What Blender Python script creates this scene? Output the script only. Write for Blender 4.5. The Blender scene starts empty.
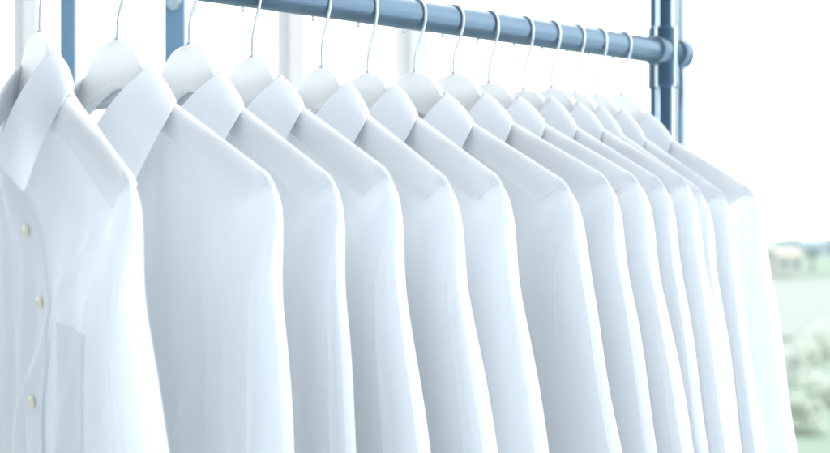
import bpy, bmesh, math, random
import numpy as np
from mathutils import Vector, Matrix

R = math.radians
C = bpy.context.scene.collection
sc = bpy.context.scene
EYE = 1.50                                   # camera height; heights called v are measured from it
F = 1200.0                                   # focal length in pixels of an 830 px wide picture

# ------------------------------------------------------------------ camera
cam = bpy.data.cameras.new('camera')
cam.sensor_width = 36.0
cam.lens = 36.0 * F / 830.0
cam.clip_start = 0.02
cam.clip_end = 5000
cam.dof.use_dof = True
cam.dof.focus_distance = 1.02
cam.dof.aperture_fstop = 5.6
co = bpy.data.objects.new('camera', cam)
co.location = (0, 0, EYE)
co.rotation_euler = (R(90), 0, 0)
C.objects.link(co)
sc.camera = co

# ------------------------------------------------------------------ world: bright window side, dimmer room side
w = bpy.data.worlds.new('World'); sc.world = w; w.use_nodes = True
nt = w.node_tree; nt.nodes.clear()
out = nt.nodes.new('ShaderNodeOutputWorld'); bg = nt.nodes.new('ShaderNodeBackground')
tc = nt.nodes.new('ShaderNodeTexCoord'); dot = nt.nodes.new('ShaderNodeVectorMath'); dot.operation = 'DOT_PRODUCT'
dot.inputs[1].default_value = Vector((0.56, 0.80, 0.04)).normalized()
mr = nt.nodes.new('ShaderNodeMapRange'); mr.interpolation_type = 'SMOOTHSTEP'
mr.inputs['From Min'].default_value = -0.60; mr.inputs['From Max'].default_value = 0.62
cr = nt.nodes.new('ShaderNodeMix'); cr.data_type = 'RGBA'
cr.inputs['A'].default_value = (0.66, 0.73, 0.80, 1)
cr.inputs['B'].default_value = (3.42, 3.62, 3.76, 1)
nt.links.new(tc.outputs['Generated'], dot.inputs[0]); nt.links.new(dot.outputs['Value'], mr.inputs['Value'])
nt.links.new(mr.outputs['Result'], cr.inputs['Factor']); nt.links.new(cr.outputs['Result'], bg.inputs['Color'])
nt.links.new(bg.outputs[0], out.inputs[0])
bg.inputs['Strength'].default_value = 1.0

# soft light from the glazing above and beyond the rack
def area(name, loc, target, size, energy, col):
    l = bpy.data.lights.new(name, 'AREA'); l.shape = 'RECTANGLE'; l.size = size[0]; l.size_y = size[1]
    l.energy = energy; l.color = col
    o = bpy.data.objects.new(name, l); o.location = loc
    o.rotation_euler = (Vector(target) - Vector(loc)).to_track_quat('-Z', 'Y').to_euler()
    C.objects.link(o); return o
area('window_light', (2.5, 1.2, 2.5), (0, 1.15, 1.5), (1.2, 1.2), 5, (0.93, 0.98, 1.0))

sc.view_settings.view_transform = 'Standard'
sc.view_settings.look = 'None'
sc.view_settings.exposure = -0.01
sc.view_settings.gamma = 1.0
cy = sc.cycles
cy.use_denoising = True
cy.use_adaptive_sampling = True; cy.adaptive_threshold = 0.03; cy.adaptive_min_samples = 16
cy.max_bounces = 9; cy.transparent_max_bounces = 10; cy.diffuse_bounces = 7; cy.transmission_bounces = 10; cy.glossy_bounces = 4
cy.caustics_reflective = False; cy.caustics_refractive = False

# ------------------------------------------------------------------ helpers
def tag(o, label=None, cat=None, group=None, kind=None):
    if label: o['label'] = label
    if cat: o['category'] = cat
    if group: o['group'] = group
    if kind: o['kind'] = kind
    return o

def empty(name, loc=(0, 0, 0), rz=0.0):
    o = bpy.data.objects.new(name, None); o.empty_display_size = 0.05
    o.location = loc; o.rotation_euler = (0, 0, rz); C.objects.link(o); return o

def link_mesh(name, me, mat, parent=None, smooth=True):
    if mat is not None: me.materials.append(mat)
    if smooth:
        me.polygons.foreach_set('use_smooth', [True] * len(me.polygons))
    o = bpy.data.objects.new(name, me); C.objects.link(o)
    if parent: o.parent = parent
    return o

def from_bm(name, bm, mat, parent=None, smooth=True):
    me = bpy.data.meshes.new(name); bm.normal_update(); bm.to_mesh(me); bm.free()
    return link_mesh(name, me, mat, parent, smooth)

def grid(name, P, mat, parent=None, closed=False, merge=0.0, uv=True):
    """P: array rows x cols x 3"""
    r, c, _ = P.shape
    idx = np.arange(r * c).reshape(r, c)
    if closed:
        nx = np.roll(idx, -1, axis=1)
        a, b, d, e = idx[:-1], nx[:-1], nx[1:], idx[1:]
    else:
        a, b, d, e = idx[:-1, :-1], idx[:-1, 1:], idx[1:, 1:], idx[1:, :-1]
    f = np.stack([a, b, d, e], -1).reshape(-1, 4)
    me = bpy.data.meshes.new(name)
    me.from_pydata(P.reshape(-1, 3).tolist(), [], f.tolist())
    if merge:
        bm = bmesh.new(); bm.from_mesh(me)
        bmesh.ops.remove_doubles(bm, verts=bm.verts, dist=merge)
        bm.to_mesh(me); bm.free()
    me.update()
    return link_mesh(name, me, mat, parent)

def tube_bm(bm, pts, rad, seg=12, cap=True):
    pts = [Vector(p) for p in pts]; n = len(pts)
    rad = rad if hasattr(rad, '__len__') else [rad] * n
    rings = []; up = None
    for i, p in enumerate(pts):
        t = (pts[min(i + 1, n - 1)] - pts[max(i - 1, 0)]).normalized()
        if up is None:
            up = t.orthogonal().normalized()
        up = (up - t * up.dot(t)).normalized(); side = t.cross(up)
        rings.append([bm.verts.new(p + (up * math.cos(a) + side * math.sin(a)) * rad[i])
                      for a in [2 * math.pi * k / seg for k in range(seg)]])
    for a, b in zip(rings[:-1], rings[1:]):
        for k in range(seg):
            bm.faces.new((a[k], a[(k + 1) % seg], b[(k + 1) % seg], b[k]))
    if cap:
        bm.faces.new(rings[0][::-1]); bm.faces.new(rings[-1])
    return bm

def box_bm(bm, lo, hi, bev=0.0):
    r = bmesh.ops.create_cube(bm, size=1.0)
    lo, hi = Vector(lo), Vector(hi)
    for v in r['verts']:
        v.co = Vector([lo[i] + (v.co[i] + 0.5) * (hi[i] - lo[i]) for i in range(3)])
    if bev:
        es = list({e for v in r['verts'] for e in v.link_edges})
        bmesh.ops.bevel(bm, geom=es, offset=bev, segments=3, affect='EDGES', profile=0.6)
    return bm

def sm(x):
    x = np.clip(x, 0, 1); return x * x * (3 - 2 * x)

# ------------------------------------------------------------------ materials
def new_mat(name):
    m = bpy.data.materials.new(name); m.use_nodes = True
    n = m.node_tree; p = n.nodes['Principled BSDF']; return m, n, p

def cloth(name, col, trans, weave=1.0, sheer=0.0):
    m, n, p = new_mat(name)
    o = n.nodes['Material Output']
    tcn = n.nodes.new('ShaderNodeTexCoord')
    mp = n.nodes.new('ShaderNodeMapping'); n.links.new(tcn.outputs['Object'], mp.inputs[0])
    # slub of the yarn: fine vertical streaks
    mp.inputs['Scale'].default_value = (900, 900, 60)
    ns = n.nodes.new('ShaderNodeTexNoise'); ns.inputs['Scale'].default_value = 1.0; ns.inputs['Detail'].default_value = 3
    n.links.new(mp.outputs[0], ns.inputs['Vector'])
    n2 = n.nodes.new('ShaderNodeTexNoise'); n2.inputs['Scale'].default_value = 26.0; n2.inputs['Detail'].default_value = 4
    n.links.new(tcn.outputs['Object'], n2.inputs['Vector'])
    add = n.nodes.new('ShaderNodeMath'); add.operation = 'MULTIPLY_ADD'
    add.inputs[1].default_value = 0.25
    n.links.new(ns.outputs['Fac'], add.inputs[0]); n.links.new(n2.outputs['Fac'], add.inputs[2])
    bp = n.nodes.new('ShaderNodeBump'); bp.inputs['Strength'].default_value = 0.32 * weave; bp.inputs['Distance'].default_value = 0.0026
    n.links.new(add.outputs[0], bp.inputs['Height'])
    mix = n.nodes.new('ShaderNodeMix'); mix.data_type = 'RGBA'
    mix.inputs['A'].default_value = (*[c * 0.985 for c in col], 1); mix.inputs['B'].default_value = (*col, 1)
    n.links.new(ns.outputs['Fac'], mix.inputs['Factor'])
    n.links.new(mix.outputs['Result'], p.inputs['Base Color'])
    p.inputs['Roughness'].default_value = 0.75
    p.inputs['Specular IOR Level'].default_value = 0.25
    p.inputs['Sheen Weight'].default_value = 0.12
    n.links.new(bp.outputs[0], p.inputs['Normal'])
    tr = n.nodes.new('ShaderNodeBsdfTranslucent'); n.links.new(mix.outputs['Result'], tr.inputs['Color'])
    n.links.new(bp.outputs[0], tr.inputs['Normal'])
    ms = n.nodes.new('ShaderNodeMixShader'); ms.inputs[0].default_value = trans
    n.links.new(p.outputs[0], ms.inputs[1]); n.links.new(tr.outputs[0], ms.inputs[2])
    if sheer:                               # light that passes straight between the yarns
        tp = n.nodes.new('ShaderNodeBsdfTransparent'); m2 = n.nodes.new('ShaderNodeMixShader'); m2.inputs[0].default_value = sheer
        n.links.new(ms.outputs[0], m2.inputs[1]); n.links.new(tp.outputs[0], m2.inputs[2]); n.links.new(m2.outputs[0], o.inputs[0])
    else: n.links.new(ms.outputs[0], o.inputs[0])
    return m

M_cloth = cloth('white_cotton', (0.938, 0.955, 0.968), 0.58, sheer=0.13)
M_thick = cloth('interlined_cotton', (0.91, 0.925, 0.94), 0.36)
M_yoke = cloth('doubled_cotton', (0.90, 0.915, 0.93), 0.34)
M_collar = cloth('shaded_collar_cotton', (0.83, 0.86, 0.885), 0.28)  # greyer than the body cotton: collar's shade put into its colour
M_pocket = cloth('shaded_placket_cotton', (0.80, 0.83, 0.86), 0.10)  # backlit darkness of the doubled placket put into the colour

def simple(name, col, rough, metal=0.0, noise=0.0, nscale=40, spec=0.5, coat=0.0):
    m, n, p = new_mat(name)
    tcn = n.nodes.new('ShaderNodeTexCoord'); ns = n.nodes.new('ShaderNodeTexNoise')
    ns.inputs['Scale'].default_value = nscale; ns.inputs['Detail'].default_value = 5
    n.links.new(tcn.outputs['Object'], ns.inputs['Vector'])
    mix = n.nodes.new('ShaderNodeMix'); mix.data_type = 'RGBA'
    mix.inputs['A'].default_value = (*[c * (1 - noise) for c in col], 1); mix.inputs['B'].default_value = (*[min(1, c * (1 + noise)) for c in col], 1)
    n.links.new(ns.outputs['Fac'], mix.inputs['Factor']); n.links.new(mix.outputs['Result'], p.inputs['Base Color'])
    r = n.nodes.new('ShaderNodeMapRange'); r.inputs['To Min'].default_value = max(0, rough - 0.06); r.inputs['To Max'].default_value = rough + 0.06
    n.links.new(ns.outputs['Fac'], r.inputs['Value']); n.links.new(r.outputs[0], p.inputs['Roughness'])
    p.inputs['Metallic'].default_value = metal; p.inputs['Specular IOR Level'].default_value = spec
    p.inputs['Coat Weight'].default_value = coat; p.inputs['Coat Roughness'].default_value = 0.12
    return m

M_rail = simple('blue_steel', (0.10, 0.165, 0.225), 0.30, 0.45, 0.10, 30)
M_post = simple('dark_blue_steel', (0.05, 0.105, 0.17), 0.2, 0.5, 0.10, 25)
M_blue = simple('blue_paint', (0.17, 0.31, 0.45), 0.38, 0.0, 0.06, 12, 0.5, 0.2)
M_pale = simple('pale_steel', (0.62, 0.74, 0.80), 0.22, 0.9, 0.05, 30)
M_wire = simple('hook_wire', (0.66, 0.75, 0.80), 0.24, 0.8, 0.05, 200)
M_frame = simple('frame_paint', (0.90, 0.885, 0.86), 0.5, 0.0, 0.03, 6)
M_button = simple('shell_button', (0.80, 0.77, 0.58), 0.3, 0.0, 0.12, 220)

def plastic():
    m, n, p = new_mat('hanger_plastic')
    o = n.nodes['Material Output']
    p.inputs['Base Color'].default_value = (0.95, 0.955, 0.95, 1); p.inputs['Roughness'].default_value = 0.36
    tcn = n.nodes.new('ShaderNodeTexCoord'); ns = n.nodes.new('ShaderNodeTexNoise'); ns.inputs['Scale'].default_value = 60
    n.links.new(tcn.outputs['Object'], ns.inputs['Vector'])
    bp = n.nodes.new('ShaderNodeBump'); bp.inputs['Strength'].default_value = 0.06; bp.inputs['Distance'].default_value = 0.002
    n.links.new(ns.outputs['Fac'], bp.inputs['Height']); n.links.new(bp.outputs[0], p.inputs['Normal'])
    tr = n.nodes.new('ShaderNodeBsdfTranslucent'); tr.inputs['Color'].default_value = (0.92, 0.93, 0.92, 1)
    ms = n.nodes.new('ShaderNodeMixShader'); ms.inputs[0].default_value = 0.46
    n.links.new(p.outputs[0], ms.inputs[1]); n.links.new(tr.outputs[0], ms.inputs[2]); n.links.new(ms.outputs[0], o.inputs[0])
    return m
M_hanger = plastic()

# ------------------------------------------------------------------ where the rail runs
RAIL_V = 0.21; RAIL_R = 0.0148
def rail_at(px):                      # point of the rail's axis that a picture column meets
    u = 176.7 + 0.147 * (650 - px); z = F * RAIL_V / u
    return Vector(((px - 415) * z / F, z, EYE + RAIL_V))
ra, rb = rail_at(-60), rail_at(681)
rdir = (rb - ra).normalized()
RAIL_ANG = math.atan2(rdir.y, rdir.x)

# ================================================================== STRUCTURE
# land seen through the glass, well below the eye
GZ = EYE - 8.0
def leaf_mat(name, col):
    return simple(name, col, 0.8, 0.0, 0.25, 1.5, 0.2)
M_meadow = simple('meadow', (0.30, 0.38, 0.30), 0.9, 0.0, 0.16, 0.12, 0.1)  # meadow paled: hazy, overexposed wash is in the colour
M_pave = simple('pale_paving', (0.38, 0.41, 0.37), 0.9, 0.0, 0.05, 0.1, 0.1)
M_hill = simple('washed_far_hill', (0.50, 0.57, 0.58), 0.9, 0.0, 0.10, 0.01, 0.1)  # hill colour lifted to carry the same bright wash
M_tree = leaf_mat('washed_tree_leaves', (0.68, 0.75, 0.78)); M_bush = leaf_mat('washed_bush_leaves', (0.80, 0.87, 0.76))  # leaves far paler than foliage, overexposure put into the colour
M_bark = simple('bark', (0.22, 0.18, 0.15), 0.9, 0, .2, 8)
M_wall = simple('render_wall', (0.78, 0.76, 0.70), 0.9, 0, .03, 2); M_roof = simple('roof_tile', (0.66, 0.62, 0.54), 0.8, 0, .12, 3)
M_pane = simple('dark_pane', (0.25, 0.33, 0.38), 0.2, 0, .05, 2)
bm = bmesh.new()
bmesh.ops.create_grid(bm, x_segments=60, y_segments=60, size=1.0)
for v_ in bm.verts:
    x, y = v_.co.x * 260 + 120, (v_.co.y + 1) * 210 + 4
    v_.co = (x, y, GZ + 0.05 * math.sin(x * .07) * math.cos(y * .05))
tag(from_bm('ground', bm, M_meadow), kind='structure')
bm = bmesh.new()
N = 40
rows = []
for i in range(N + 1):
    x = -60 + i * 8.0
    rows.append([bm.verts.new((x, y, GZ + 0.10)) for y in (88 + 3 * math.sin(i * .5), 150 + 6 * math.sin(i * .3), 178)])
for a, b in zip(rows[:-1], rows[1:]):
    for k in range(2): bm.faces.new((a[k], b[k], b[k + 1], a[k + 1]))
tag(from_bm('path', bm, M_pave), kind='structure')
# far hills: a solid ridge
bm = bmesh.new(); top = []
rnd = random.Random(5)
N = 90
P = np.zeros((14, N, 3))
for i in range(N):
    x = -150 + i * 7.0
    h = 4.0 + 1.6 * math.sin(i * .23) + 1.0 * math.sin(i * .61 + 1)
    for k in range(14):
        tt = k / 13
        P[k, i] = (x, 330 + 90 * tt, GZ - 1 + (h + 1) * math.sin(math.pi * tt))
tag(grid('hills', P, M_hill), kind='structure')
bm.free()

def leaf_cloud(name, rx, rz, n, leaf, mat, parent, cz, seed):
    rr = random.Random(seed); bm = bmesh.new()
    cl = [(Vector((rr.gauss(0, .45) * rx, rr.gauss(0, .45) * rx, cz + rr.gauss(0, .4) * rz)), rr.uniform(.3, .55) * rx) for _ in range(14)]
    for i in range(n):
        c, r_ = rr.choice(cl)
        d = Vector((rr.gauss(0, 1), rr.gauss(0, 1), rr.gauss(0, 1))).normalized() * r_ * rr.uniform(.6, 1.05)
        p = c + d
        a = Vector((rr.gauss(0, 1), rr.gauss(0, 1), rr.gauss(0, .6))).normalized(); b = a.orthogonal().normalized()
        s = leaf * rr.uniform(.6, 1.3)
        bm.faces.new([bm.verts.new(p + a * s), bm.verts.new(p + b * s * .6), bm.verts.new(p - a * s), bm.verts.new(p - b * s * .6)])
    return from_bm(name, bm, mat, parent, smooth=False)

def place_px(px, dist):               # ground point in a picture column at a distance
    return ((px - 415) * dist / F, dist)

def tree(px, dist, h, label, seed):
    x, y = place_px(px, dist); t = tag(empty('tree', (x, y, GZ), seed), label, 'tree', 'trees beyond the window')
    b = bmesh.new(); tube_bm(b, [(0, 0, -.3), (0.1, 0, h * .3), (0, .1, h * .6)], [h * .035, h * .025, h * .01], 8)
    for a in range(4):
        tube_bm(b, [(0, 0, h * .35), (math.cos(a * 1.6) * h * .18, math.sin(a * 1.6) * h * .18, h * .6)], [h * .015, h * .006], 6)
    from_bm('trunk', b, M_bark, t)
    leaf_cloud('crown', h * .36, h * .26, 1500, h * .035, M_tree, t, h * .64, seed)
for i, (px, d, h, lab) in enumerate([
    (792, 235, 6.6, 'bluish tree just right of the hanging shirts, beyond the white house'),
    (812, 215, 6.2, 'bluish round tree between two others on the skyline'),
    (838, 205, 7.4, 'tallest bluish tree at the right edge of the view')]):
    tree(px, d, h, lab, 11 + i)
# white house
hx_, hy_ = place_px(783, 190)
h = tag(empty('house', (hx_, hy_, GZ + .5), 0.3), 'small cream house seen blurred through the window right of the shirts', 'house')
b = bmesh.new(); box_bm(b, (-2.2, -2, 0), (2.2, 2, 2.9)); from_bm('wall', b, M_wall, h, False)
b = bmesh.new()
vs = [b.verts.new(p) for p in [(-2.5, -2.3, 2.9), (2.5, -2.3, 2.9), (2.5, 2.3, 2.9), (-2.5, 2.3, 2.9), (-2.5, 0, 4.3), (2.5, 0, 4.3)]]
for f in [(0, 1, 5, 4), (2, 3, 4, 5), (0, 4, 3), (1, 2, 5), (3, 2, 1, 0)]: b.faces.new([vs[k] for k in f])
from_bm('roof', b, M_roof, h, False)
for xx in (-1.1, 1.1):
    b = bmesh.new(); box_bm(b, (xx - .45, -2.05, 1.0), (xx + .45, -2.003, 2.1)); from_bm('window', b, M_pane, h, False)
# bushes on the meadow
for i, (px, d, s, lab) in enumerate([
    (792, 62, 1.7, 'green bush nearest to the shirts in the window view'),
    (815, 70, 2.1, 'larger green bush in the middle of the meadow'),
    (826, 54, 1.5, 'green bush at the lower right edge of the view'),
    (800, 47, 1.4, 'green bush lowest in the window view')]):
    x, y = place_px(px, d); t = tag(empty('bush', (x, y, GZ), i), lab, 'bush', 'bushes beyond the window')
    leaf_cloud('foliage', s * .8, s * .5, 900, s * .09, M_bush, t, s * .5, 30 + i)
    b = bmesh.new(); tube_bm(b, [(0, 0, -.6), (0.05, 0, s * .4)], [.06, .03], 6); from_bm('stem', b, M_bark, t)

# window posts behind the rack
for px0, px1, dist, lab in [(12, 40, 2.35, 'pale grey window post behind the first hanger, leftmost'),
                            (276, 306, 2.45, 'pale grey window post between the fourth and fifth hangers'),
                            (394, 430, 2.55, 'faint grey window post behind the seventh hanger')]:
    a, c_ = (px0 - 415) * dist / F, (px1 - 415) * dist / F
    t = tag(empty('window_post', ((a + c_) / 2, dist, 0)), lab, 'window post', 'window posts behind the rack')
    hw = (c_ - a) / 2
    b = bmesh.new(); box_bm(b, (-hw, 0, 0.0), (hw, .07, 3.2), .004); from_bm('mullion', b, M_frame, t, False)
    b = bmesh.new(); box_bm(b, (-hw * .1, -.012, 0.0), (hw * .98, -.002, 3.2), .002); from_bm('cover_strip', b, M_frame, t, False)

# blue uprights behind the first hangers
def upright(px0, px1, dist, lab, bolt):
    a, c_ = (px0 - 415) * dist / F, (px1 - 415) * dist / F
    t = tag(empty('upright_post', ((a + c_) / 2, dist, 0), 0.12), lab, 'post', 'blue steel uprights')
    hw = (c_ - a) / 2
    b = bmesh.new(); box_bm(b, (-hw, 0, 0.0), (hw, 2 * hw, 2.2), .0035); from_bm('tube', b, M_blue, t, False)
    if bolt:
        b = bmesh.new(); z = EYE + 226 * dist / F - .004
        tube_bm(b, [(-.002, -.004, z), (-.002, .001, z)], .0085, 20); tube_bm(b, [(-.002, -.008, z), (-.002, -.003, z)], .005, 6)
        from_bm('bolt', b, M_pale, t, False)
upright(59.5, 75.5, 1.62, 'plain blue steel upright behind the first shirt collar', False)
upright(164.5, 185, 1.50, 'blue steel upright with a bolt, behind the third hanger', True)

# ================================================================== CLOTHES RACK
rack = tag(empty('clothes_rack', (rb.x, rb.y, 0)), 'blue steel clothes rack with a round rail and clamped corner post', 'clothes rack')
def rl(p): return Vector(p) - rack.location
b = bmesh.new(); tube_bm(b, [rl(ra + (rb - ra) * t) for t in np.linspace(0, 1, 12)], RAIL_R, 40)
from_bm('rail', b, M_rail, rack)
b = bmesh.new()
e = rb + rdir * .0
tube_bm(b, [rl(rb - rdir * .012), rl(rb - rdir * .009), rl(rb + rdir * .004), rl(rb + rdir * .007), rl(rb + rdir * .0085)], [.0157, .0172, .0172, .0145, .008], 32)
from_bm('end_cap', b, M_rail, rack)
pc = rail_at(664); pr = 0.0162
pc2 = Vector((pc.x, pc.y + .004, 0))
b = bmesh.new(); tube_bm(b, [rl((pc2.x, pc2.y, z)) for z in (0.03, .8, 1.4, 1.9, 2.15)], pr, 48); from_bm('post', b, M_post, rack)
# two pale rods laid on the post to stand for its reflection bands
for da in (-2.2, -1.05):
    cx, cyy = pc2.x + math.cos(da) * (pr - .0012), pc2.y + math.sin(da) * (pr - .0012)
    b = bmesh.new(); tube_bm(b, [rl((cx, cyy, .05)), rl((cx, cyy, 2.12))], .0032, 12); from_bm('glint_strip', b, M_pale, rack)
b = bmesh.new()
vt, vb = EYE + (226 - 26) * pc.y / F, EYE + (226 - 88) * pc.y / F
tube_bm(b, [rl((pc2.x, pc2.y, z)) for z in (vb, vb + .002, vb + .004, vt - .004, vt - .002, vt)], [pr + .0003, pr + .0016, pr + .002, pr + .002, pr + .0016, pr + .0003], 48)
cl = from_bm('clamp', b, M_post, rack)
for da in (-2.25, -0.95):
    cx, cyy = pc2.x + math.cos(da) * (pr + .0016), pc2.y + math.sin(da) * (pr + .0016)
    b = bmesh.new(); tube_bm(b, [rl((cx, cyy, vb + .001)), rl((cx, cyy, vt - .001))], .0022, 12); from_bm('clamp_strip', b, M_pale, cl)  # pale strips tracing the clamp's two outlines
rp = rail_at(655)
b = bmesh.new(); tube_bm(b, [rl(rp - rdir * .004), rl(rp - rdir * .002), rl(rp + rdir * .010), rl(rp + rdir * .014)], [.0158, .0172, .0180, .016], 36)
from_bm('rail_collar', b, M_rail, rack)
sx = rail_at(681)
b = bmesh.new(); tube_bm(b, [rl((sx.x + .0065, sx.y + .026, z)) for z in (0.03, 1.0, 2.15)], .0115, 32); from_bm('side_tube', b, M_pale, rack)

# ================================================================== SHIRTS AND HANGERS
HX = [40, 118, 190, 252, 322, 368, 415, 453, 488, 523.5, 551, 576, 598, 622]
HY = [33, 40, 45, 58, 68, 73, 72, 74, 83, 90, 88, 92, 95, 95]
TX = [139, 285, 348, 398, 459, 511, 580, 615, 644, 671, 692, 712, 733, 762]   # shoulder tips
BX = [172, 300, 366, 427, 500, 548, 620, 645, 678, 700, 722, 742, 764, 790]   # sleeve edge at the foot of the picture
ST = 0.212                                                                     # half shoulder width
HEM = -0.62

def yaw_for(base, tx):
    best = None
    for a in np.arange(15, 70, .1):
        r = math.radians(a)
        x = base.x + (ST + .003) * math.sin(r); y = base.y - (ST + .003) * math.cos(r)
        e_ = abs(415 + F * x / y - tx)
        if best is None or e_ < best[0]: best = (e_, r)
    return best[1]

bases = [rail_at(x) for x in HX]

def ridge(s, P):                       # height of the shoulder line, running up past the collar
    a = np.abs(s)
    return 0.108 - 0.492 * (a - 0.065) - 50 * np.clip(a - .196, 0, 1) ** 2 + P['dv']

def outline(v, P):                     # outermost reach of the garment at a height
    sv = np.linspace(.150, ST, 60); rv = ridge(sv, P)
    low = np.linspace(0, .8, 300); so = ST + .0045 * (1 - np.exp(-low / .014))
    vv = np.concatenate([rv, rv[-1] - low[1:]]); ss = np.concatenate([sv, so[1:]])
    return np.interp(v, vv[::-1], ss[::-1])

def bulge(s, v, P, side):
    d = ridge(s, P) - v
    d = np.maximum(d, 0)
    b_ = .0048 * np.sqrt(np.clip(d / .0045, 0, 1)) + .0137 * sm(d / .11)
    if side < 0: b_ = b_ + .018 * np.exp(-((s - P['cs'] * .5) / .048) ** 2) * np.exp(-((v - .05) / .05) ** 2)
    else: b_ = b_ + .010 * np.exp(-(s / .045) ** 2) * np.exp(-((v - .10) / .05) ** 2)
    return b_

def folds(s, v, P, side):
    d = np.maximum(ridge(s, P) - v, 0); r = .0011 * np.sin(s * 61 + v * 23 + P['ph']) * np.sin(v * 31 - s * 12 + 2 * P['ph']) * sm(d / .05) + .0006 * np.sin(s * 170 + 9 * v + P['ph'] * 3) * sm(d / .08)
    for (s0, k, A, sg, d0, sd, wob) in P['folds']:
        if sd != side: continue
        c_ = s0 + k * d + wob * np.sin(d * 16 + s0 * 50)
        r = r + A * sm((d - d0) / .13) * np.exp(-((s - c_) / (sg * (1 + 1.3 * d))) ** 2)
    return r

def surf(s, v, P, side, off=0.0):
    S_ = P['S'](v)
    e_ = np.clip(1 - (np.abs(s) / S_) ** 2.2, 0, 1) ** .75
    e_ = e_ + (1 - e_) * .9 * np.exp(-np.clip(ridge(s, P) - v, 0, 1) / .045) * np.clip(1 - (np.abs(s) / S_) ** 10, 0, 1) ** .5
    b_ = (bulge(s, v, P, side) + folds(s, v, P, side)) * P['q']
    dd = np.clip(float(ridge(np.array(ST), P)) - v, 0, 1)
    lean = P['fw'] * (dd / .22) * np.exp(-np.clip(dd - .25, 0, 1) * 2) * np.clip(np.sign(s) * (np.abs(s) / S_), 0, 1) ** 1.4 * .97 - P['wc'] * sm(dd / .10) * np.clip(np.abs(s) / S_, 0, 1) ** 5
    return side * (b_ * e_ + off) + lean

def neck(s, P, side):                  # neckline height
    nr = P['nr']
    a = np.clip(np.abs(s - (P['cs'] * .5 if side < 0 else 0) * (1 - (np.abs(s) / nr) ** 2).clip(0, 1)) / nr, 0, 1)
    lo = .048 if side < 0 else .103
    return np.where(np.abs(s) < nr, lo + P['dv'] + (ridge(nr, P) - P['dv'] - lo) * a ** 1.7, ridge(s, P))

def V3(s, w_, v): return np.stack([s, w_, v - HEM], -1)

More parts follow.
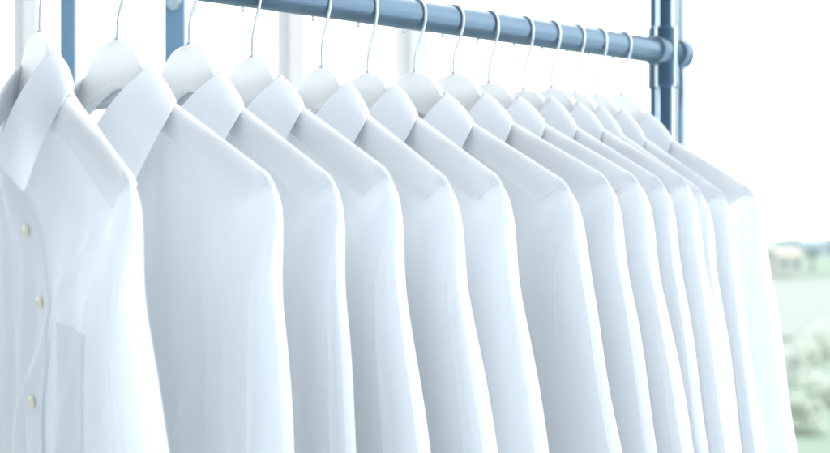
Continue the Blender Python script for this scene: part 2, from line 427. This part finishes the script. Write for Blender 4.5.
def make_shirt(i, P, root):
    rng = P['rng']; ns, ntt = P['res']
    # ---- body: front and back joined at the side seams and along the shoulders
    u = np.linspace(-1, 1, ns); u = np.sign(u) * (1 - (1 - np.abs(u)) ** 1.25)
    tau = np.linspace(0, 1, ntt) ** 1.7
    def sheet(side):
        s0 = u * ST
        top = neck(s0, P, side)
        v = top[None, :] + (HEM + .02 * np.abs(u)[None, :] ** 2 - top[None, :]) * tau[:, None]
        s = u[None, :] * P['S'](v)
        s = np.where(tau[:, None] == 0, s0[None, :], s)
        return V3(s, surf(s, v, P, side), v)
    f = sheet(-1); bk = sheet(1)[:, ::-1]
    grid('body', np.concatenate([f, bk], 1), M_cloth, root, closed=True, merge=2e-5)
    # ---- yoke: second layer over the shoulders
    def yoke(sgn):
        k_ = np.linspace(0, 1, 46); t = np.linspace(0, 1, 14); rows_ = []
        def row(tt, depth, side):
            send = ST - .004 - .92 * P['in1'] * (1 - math.exp(-depth * tt * 1.25 / .05))
            s = (P['nr'] - .006 + (send - P['nr'] + .006) * k_) * sgn
            dep = (depth - .010) + .010 * (np.abs(s) - .06) / .14
            v = ridge(s, P) - dep * tt - .0002
            return V3(s, surf(s, v, P, side, .0003 + .0008 * (1 - tt ** 6)), v + .0008 * (1 - tt))
        for tt in t[::-1]: rows_.append(row(tt, .034, -1))
        for tt in t[1:]: rows_.append(row(tt, .075, 1))
        return np.array(rows_)
    grid('yoke', yoke(1), M_yoke, root)
    grid('yoke', yoke(-1), M_yoke, root)
    # ---- collar
    a = np.linspace(0, 1, 61)
    for sgn in (1, -1):
        cs = P['cs']
        K = np.array([0, .22, .5, .74, 1.0])
        def crv(pts):
            pts = np.array(pts, float); r = np.zeros((len(a), 3))
            # smooth interpolation through the five stations
            for c_ in range(3):
                m_ = np.gradient(pts[:, c_], K)
                for j, x in enumerate(a):
                    k = min(max(np.searchsorted(K, x) - 1, 0), 3); h_ = K[k + 1] - K[k]; t = (x - K[k]) / h_
                    r[j, c_] = ((2 * t**3 - 3 * t**2 + 1) * pts[k, c_] + (t**3 - 2 * t**2 + t) * h_ * m_[k]
                                + (-2 * t**3 + 3 * t**2) * pts[k + 1, c_] + (t**3 - t**2) * h_ * m_[k + 1])
            return r
        q = P['q']; dv = P['dv']; nr_ = P['nr']; NV = float(ridge(np.array(nr_), P)) - dv; j = lambda k: P['cj'][k] * (1 if sgn > 0 else -.6)
        c0 = cs * .5
        nk = crv([(c0 + .004 * sgn, -.0385 * q, .046), (.036 * sgn + c0 * .6, -.031 * q, .066), ((nr_ - .002) * sgn, -.003, NV - .004), (.045 * sgn, .012 * q, .105), (0, .017 * q, .105)])
        ro = crv([(c0 + .005 * sgn, -.0405 * q, .055), (P['ap'][0] * .80 * sgn + c0 * .6, -.031 * q, .094), (P['ap'][0] * sgn, -.002, P['ap'][1] + j(0)), (P['ap'][0] * .7 * sgn, .012 * q, P['ap'][1] + P['bk']), (0, .0185 * q, P['ap'][1] + P['bk'])])
        tipx = (.083 if sgn > 0 else .070) + j(1) + (.030 if P['pocket'] and sgn > 0 else 0)
        oe = crv([(tipx * sgn, (P['tw'] + j(2)) * q, .029 + j(3)), ((nr_ + P['of'] - .001) * sgn, -.022 * q, .062), ((nr_ + P['of']) * sgn, -.003, NV - .0075), (.050 * sgn, .0185 * q, NV - .003), (0, .0245 * q, .100)])
        for X in (nk, ro, oe):
            X[:, 2] += dv; X[:, 1] = np.where(X[:, 1] > 0, X[:, 1] * .45, X[:, 1])
        rows_ = []
        for t in np.linspace(0, 1, 9): rows_.append(nk * (1 - t) + ro * t)
        outw = np.stack([np.sign(sgn) * np.ones(len(a)) * .6 * np.sin(np.pi * np.clip(a, 0, 1)), -np.cos(np.pi * a), np.zeros(len(a))], -1)
        nrm = outw / np.linalg.norm(outw, axis=1)[:, None]
        for t in np.linspace(0, 1, 22)[1:]:
            p_ = ro * (1 - t) + oe * t
            p_ = p_ + nrm * (.0038 * math.sin(math.pi * min(1, t * 1.0)) ** .5 * (1 - .35 * t))
            p_[:, 2] += .0022 * math.sin(math.pi * t) + .002 * max(0, 1 - t * 6)
            rows_.append(p_)
        A_ = np.array(rows_); A_[..., 2] -= HEM
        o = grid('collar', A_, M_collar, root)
        so = o.modifiers.new('thickness', 'SOLIDIFY'); so.thickness = .0013; so.offset = 0
        sb = o.modifiers.new('soft', 'SUBSURF'); sb.levels = 1; sb.render_levels = 1
    # ---- sleeves
    for sgn in (1, -1):
        if sgn < 0 and i > 2: nr, nc = 50, 40
        else: nr, nc = 150, 160
        d = (np.linspace(0, 1, nr) ** 1.8) * .56
        ph = np.linspace(0, 2 * np.pi, nc, endpoint=False)
        fl = P['flare'] if sgn > 0 else .02
        v0 = float(ridge(np.array(.196), P)); vrow = v0 - d
        grow = np.exp(-np.clip(d - .27, 0, 1) * 2)
        so_ = outline(vrow, P) - .0012 + .0018 * sm(d / .05) + fl * (np.clip(d - .004, 0, 1) / .22) ** .95 * grow
        si_ = outline(vrow, P) - .004 - P['in1'] * (1 - np.exp(-d / .05)) - P['in2'] * sm((d - .03) / .22)
        hf = .0022 + P['th'] * sm((d - .004) / .16)      # fullness to the front
        hb = .0010 + P['tb'] * sm(d / .16)
        wc = -.001 - P['wc'] * sm(d / .10) + P['fw'] * (np.clip(d - .004, 0, 1) / .22) ** 1.0 * grow
        cph, sph = np.cos(ph), np.sin(ph)
        cx = cph
        frac = (cx[None, :] + 1) / 2
        s = ((so_ + si_) / 2)[:, None] + ((so_ - si_) / 2)[:, None] * cx[None, :]
        front = (sph < 0)[None, :]
        env = np.abs(sph)[None, :]
        skew = .22 + .78 * sm(frac / P['sk'])
        wv = np.where(front, -hf[:, None] * env ** .4 * skew, hb[:, None] * env ** 1.3)
        pl = 0
        for (c0_, k, A, sg, d0, fb) in P['pleats']:
            cc = c0_ + k * d[:, None] * 3
            g = A * sm((d[:, None] - d0) / .12) * np.exp(-((frac - cc) / sg) ** 2)
            pl = pl + g * np.where(front, fb < 0, fb > 0) * fb
        wr = .0018 * np.sin(frac * 23 + P['ph'] + d[:, None] * 60) * np.exp(-((d[:, None] - .035) / .022) ** 2) * env * sm(d[:, None] / .015)
        w_ = (wc[:, None] + wv + pl * env ** .5 - wr) * P['q'] + .005 * (1 - frac) * sm(d[:, None] / .03)
        s = s + (.0016 * np.sin(d * 34 + P['ph']) * sm(d / .12))[:, None] * frac
        v = vrow[:, None] + 0 * s
        grid('sleeve', V3(s * sgn, w_, v)[:, ::sgn], M_cloth, root, closed=True)
        # cuff at the end of the sleeve
        k_ = nr - 1
        ring = V3(s[k_] * sgn, w_[k_], v[k_])
        c_ = ring.mean(0)
        R_ = np.array([c_ + (ring - c_) * np.array([f_, f_, 1]) + np.array([0, 0, -z_]) for z_, f_ in ((-.004, 1.02), (0, 1.03), (.03, .97), (.062, .98), (.0625, .93))])
        grid('cuff', R_, M_thick, root, closed=True)
    # ---- button placket with its buttons
    vv = np.concatenate([np.linspace(.045, -.25, 90), np.linspace(-.26, HEM + .01, 30)]) + P['dv']
    def pc_(v):
        return P['cs'] * .5 + (P['cs'] * .5) * sm((.05 - v) / .055) + P['pw'] * np.sin((v + .02) * 36) * sm((.05 - v) / .05)
    tt = np.linspace(-1, 1, 9)
    s = pc_(vv)[:, None] + (.0155 - .003 * sm((.0 - vv) / .2))[:, None] * tt[None, :]
    v = vv[:, None] + 0 * s
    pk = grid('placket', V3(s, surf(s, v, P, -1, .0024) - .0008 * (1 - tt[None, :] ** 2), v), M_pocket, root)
    if P['buttons']:
        for bv in P['buttons']:
            bs = float(pc_(np.array(bv)))
            wv = float(surf(np.array(bs), np.array(bv), P, -1, .0046))
            b = bmesh.new()
            tube_bm(b, [(0, .0004, 0), (0, -.0005, 0), (0, -.0011, 0)], [.0040, .0046, .0040], 24)
            for ax, az in ((.0012, .0012), (-.0012, .0012), (.0012, -.0012), (-.0012, -.0012)):
                tube_bm(b, [(ax, -.0010, az), (ax, -.0014, az)], .00045, 6)
            ob = from_bm('button', b, M_button, root)
            ob.location = (bs, wv, bv - HEM)
            ob.rotation_euler = (R(5), 0, R(6))
    # ---- chest pocket
    if P['pocket']:
        s0, s1, vt_ = P['pocket']
        s_ = np.linspace(0, 1, 22); v_ = np.linspace(0, 1, 30)
        v = vt_ - .13 * v_[:, None] - (.006 + 0 * v_[:, None]) * s_[None, :]
        v = v - .014 * np.clip(v_[:, None] - .85, 0, 1) / .15 * (1 - np.abs(2 * s_[None, :] - 1))
        s = s0 + (s1 - s0) * s_[None, :] - .10 * (vt_ - v) * s_[None, :] - .02 * (vt_ - v)
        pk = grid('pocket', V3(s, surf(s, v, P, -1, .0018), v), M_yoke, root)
        so = pk.modifiers.new('thickness', 'SOLIDIFY'); so.thickness = .0009; so.offset = 0

def hanger_body(root, dv):
    up = [(0, .1570), (.007, .1566), (.0145, .1552), (.022, .1522), (.0295, .1470), (.036, .1402), (.042, .1325), (.049, .1242), (.057, .1160),
          (.068, .1070), (.085, .0985), (.11, .0860), (.14, .0705), (.165, .0570), (.178, .0490), (.184, .0440), (.186, .0395)]
    lo = [(.184, .0372), (.176, .0390), (.158, .0475), (.13, .0615), (.10, .0765), (.075, .0860), (.055, .0960), (.038, .1060), (.022, .1120), (.010, .1165), (0, .1180)]
    half = up + lo
    pts = half + [(-x, z) for x, z in half[::-1][1:-1]]
    bm = bmesh.new(); T = .0046
    vs = [bm.verts.new((x, -T, z - HEM)) for x, z in pts]
    f = bm.faces.new(vs)
    r = bmesh.ops.extrude_face_region(bm, geom=[f])
    for v_ in r['geom']:
        if isinstance(v_, bmesh.types.BMVert): v_.co.y = T
    for v_ in bm.verts:
        v_.co.z -= .005 * min(1, max(0, (abs(v_.co.x) - .062) / .03)); v_.co.y *= (1 - .25 * min(1, max(0, (abs(v_.co.x) - .05) / .03)))
    for v_ in bm.verts: v_.co.y *= 1 - .5 * max(0, (abs(v_.co.x) - .08) / .106)
    bmesh.ops.recalc_face_normals(bm, faces=bm.faces)
    rim = [e for e in bm.edges if abs(e.verts[0].co.y - e.verts[1].co.y) < 1e-6]
    bmesh.ops.bevel(bm, geom=rim, offset=.0019, segments=3, affect='EDGES', profile=.5)
    o = from_bm('hanger_arms', bm, M_hanger, root, True)
    for p in o.data.polygons: p.use_smooth = len(p.vertices) <= 4
    o.location.z = dv; o.scale.x = 1.0
    b = bmesh.new(); tube_bm(b, [(0, 0, .1555 - HEM + dv), (0, 0, .1585 - HEM + dv), (0, 0, .1600 - HEM + dv)], [.0032, .0032, .0022], 16)
    from_bm('ferrule', b, M_pale, root)

def hook(root, dv, lean):
    rh = .0158; cv = RAIL_V + RAIL_R + .0014 - rh
    P_ = [(0, 0, .156 + dv), (0, 0, .163 + dv), (.0004, 0, .168 + dv)]
    for t in np.linspace(0, 1, 8)[1:-1]:
        P_.append((rh * float(sm(t)) * 1.02 + lean * math.sin(math.pi * t), 0, (.168 + dv) * (1 - t) + (cv - .002) * t))
    for a in np.linspace(0, 180, 22): P_.append((rh * math.cos(R(a)), 0, cv + rh * math.sin(R(a))))
    P_ += [(-rh, 0, cv - .006), (-rh - .0006, 0, cv - .012), (-rh - .0016, 0, cv - .0165)]
    b = bmesh.new(); tube_bm(b, [(x, y, z - HEM) for x, y, z in P_], .00155, 12)
    from_bm('hook', b, M_wire, root)

ORD = ['first', 'second', 'third', 'fourth', 'fifth', 'sixth', 'seventh', 'eighth', 'ninth', 'tenth', 'eleventh', 'twelfth', 'thirteenth', 'last']
for i in range(14):
    base = bases[i]; ya = yaw_for(base, TX[i])
    rng = random.Random(100 + i)
    gaps = [(bases[k] - bases[k - 1]).length for k in (i, i + 1) if 0 < k < 14]
    q = min(1.08, min(gaps) / .050)
    z0 = EYE + HEM
    # sideways reach the sleeve needs at its foot, turned from the picture
    yb = base.y - .225 * math.cos(ya); xb = base.x + .225 * math.sin(ya)
    per_s = F * (math.sin(ya) / yb + xb * math.cos(ya) / yb ** 2)
    per_w = F * (math.cos(ya) / yb - xb * math.sin(ya) / yb ** 2)
    need = BX[i] - TX[i] + (10 if i else 26)
    flare = need * .7 / per_s if per_s > 1 else .02
    flare = max(.004, min(flare, .07)); fw = (need - flare * per_s) / per_w
    dvh = (226 - HY[i]) * base.y / F - .157
    P = dict(rng=rng, q=q, dv=[-.006, -.002, 0, .001, .000, .002, .001, .002, .002, .003, .002, .001, -.001, -.001][i],
             cs=.068 if i == 0 else rng.uniform(.004, .02), pw=-.010 if i == 0 else .0015,
             res=(340, 190) if i == 0 else (240, 170) if i < 8 else (150, 120),
             flare=flare, fw=fw, in1=rng.uniform(.052, .066), in2=rng.uniform(.008, .024), th=rng.uniform(.0002, .0012), tb=.0, ph=rng.uniform(0, 6), wc=.0085, sk=.92,
             cj=[rng.uniform(-.003, .002), rng.uniform(-.006, .003), rng.uniform(-.003, .003), rng.uniform(-.004, .006)],
             tw=-.033, nr=.072, ap=(.044, .1285), bk=.002, of=.0155, buttons=None, pocket=None)
    if i == 0:
        P['buttons'] = [-.003, -.055, -.129, -.205]; P['cj'] = [0, 0, 0, 0]; P['pocket'] = (.120, .163, -.066); P['nr'] = .058; P['tw'] = -.041; P['ap'] = (.035, .139); P['bk'] = -.004; P['of'] = .026
        P['in1'] = .046; P['in2'] = .010; P['th'] = .009; P['wc'] = .011; P['tb'] = .004; P['sk'] = .32
    fo = []
    for k in range(7):
        fo.append((rng.uniform(-.17, .17), rng.uniform(-.10, .10), rng.choice((1, 1, -1)) * rng.uniform(.003, .0075), rng.uniform(.010, .020), rng.uniform(.0, .06), -1, rng.uniform(0, .003)))
    for k in range(4):
        fo.append((rng.uniform(-.17, .17), rng.uniform(-.10, .10), rng.choice((1, -1)) * rng.uniform(.001, .003), rng.uniform(.012, .025), .02, 1, rng.uniform(0, .003)))
    for k in range(8):
        fo.append((rng.uniform(.02 if i else .168, .185), rng.uniform(-.05, .12), rng.choice((1, 1, -1)) * rng.uniform(.0018, .0042), rng.uniform(.0035, .008), rng.uniform(.0, .05), -1, rng.uniform(.0005, .003)))
    for k in range(2): fo.append((.196, rng.uniform(-.65, -.25), rng.uniform(.0015, .003), .004, .01, -1, .0005))
    fo.append((.150 + rng.uniform(-.01, .01), .08, .0035, .010, .0, -1, .001))
    P['folds'] = fo
    P['pleats'] = [(.62 + rng.uniform(-.08, .05), rng.uniform(-.1, .1), .0012 + rng.uniform(0, .002), .12, .0, -1),
                   (.93, rng.uniform(-.03, .0), rng.uniform(.0005, .0028), .022, .0, -1),
                   (.30 + rng.uniform(-.1, .1), rng.uniform(-.2, .1), rng.uniform(.001, .003), .12, .03, -1),
                   (.84, 0, rng.uniform(-.0035, -.001), .05, .01, -1), *[(rng.uniform(.2, .95), rng.uniform(-.12, .12), rng.choice((1, -.7)) * rng.uniform(.0016, .0042), rng.uniform(.025, .055), rng.uniform(0, .03), -1) for _ in range(5)],
                   (.5, 0, .003, .12, .02, 1), (.8, 0, -.004, .08, .02, 1)]
    if i in (1, 3, 6, 9, 12): P['pleats'].append((rng.uniform(.42, .6), rng.uniform(-.05, .05), .007, .035, .0, -1))
    if i in (2, 4, 8, 10): P['pleats'].append((rng.uniform(.72, .82), .02, .0055, .03, .0, -1))
    P['S'] = (lambda v, P=P: outline(v, P) - .0035 * sm((float(ridge(np.array(ST), P)) - v) / .05) + .90 * P['flare'] * (np.clip(float(ridge(np.array(ST), P)) - v - .01, 0, 1) / .22) ** .95 * np.exp(-np.clip(-.23 - v, 0, 1) * 2))
    rz = ya - math.pi / 2
    if i == 0: lab = 'nearest white shirt, with yellowish buttons, a chest pocket and wide spread collar'
    elif i == 1: lab = 'second white shirt, wide plain front beside the nearest buttoned shirt'
    elif i == 13: lab = 'last white shirt on the rail, its outer sleeve against the bright window'
    else: lab = f'{ORD[i]} white shirt counted along the rail from the nearest one'
    sh = tag(empty('shirt', (base.x, base.y, z0), rz), lab, 'shirt', 'white shirts hanging along the rail')
    make_shirt(i, P, sh)
    tilt = 0 if i == 0 else R(rng.uniform(-1.3, 1.3))
    Mt = Matrix.Translation((base.x, base.y, EYE + RAIL_V + RAIL_R)) @ Matrix.Rotation(rz, 4, 'Z') @ Matrix.Rotation(tilt, 4, 'Y') @ Matrix.Translation((0, 0, HEM - RAIL_V - RAIL_R))
    def pose(o): o.location = Mt.to_translation(); o.rotation_euler = Mt.to_euler()
    pose(sh)
    hl = {0: 'white plastic hanger inside the nearest shirt, on a dark wire hook',
          13: 'white plastic hanger nearest the clamped corner post, inside the last shirt'}.get(i, f'white plastic hanger holding the {ORD[i]} shirt from the near end')
    hg = tag(empty('clothes_hanger', (base.x, base.y, z0), rz), hl, 'hanger', 'white hangers on the rail')
    pose(hg); hanger_body(hg, dvh); hook(hg, dvh, rng.uniform(-.002, .001))
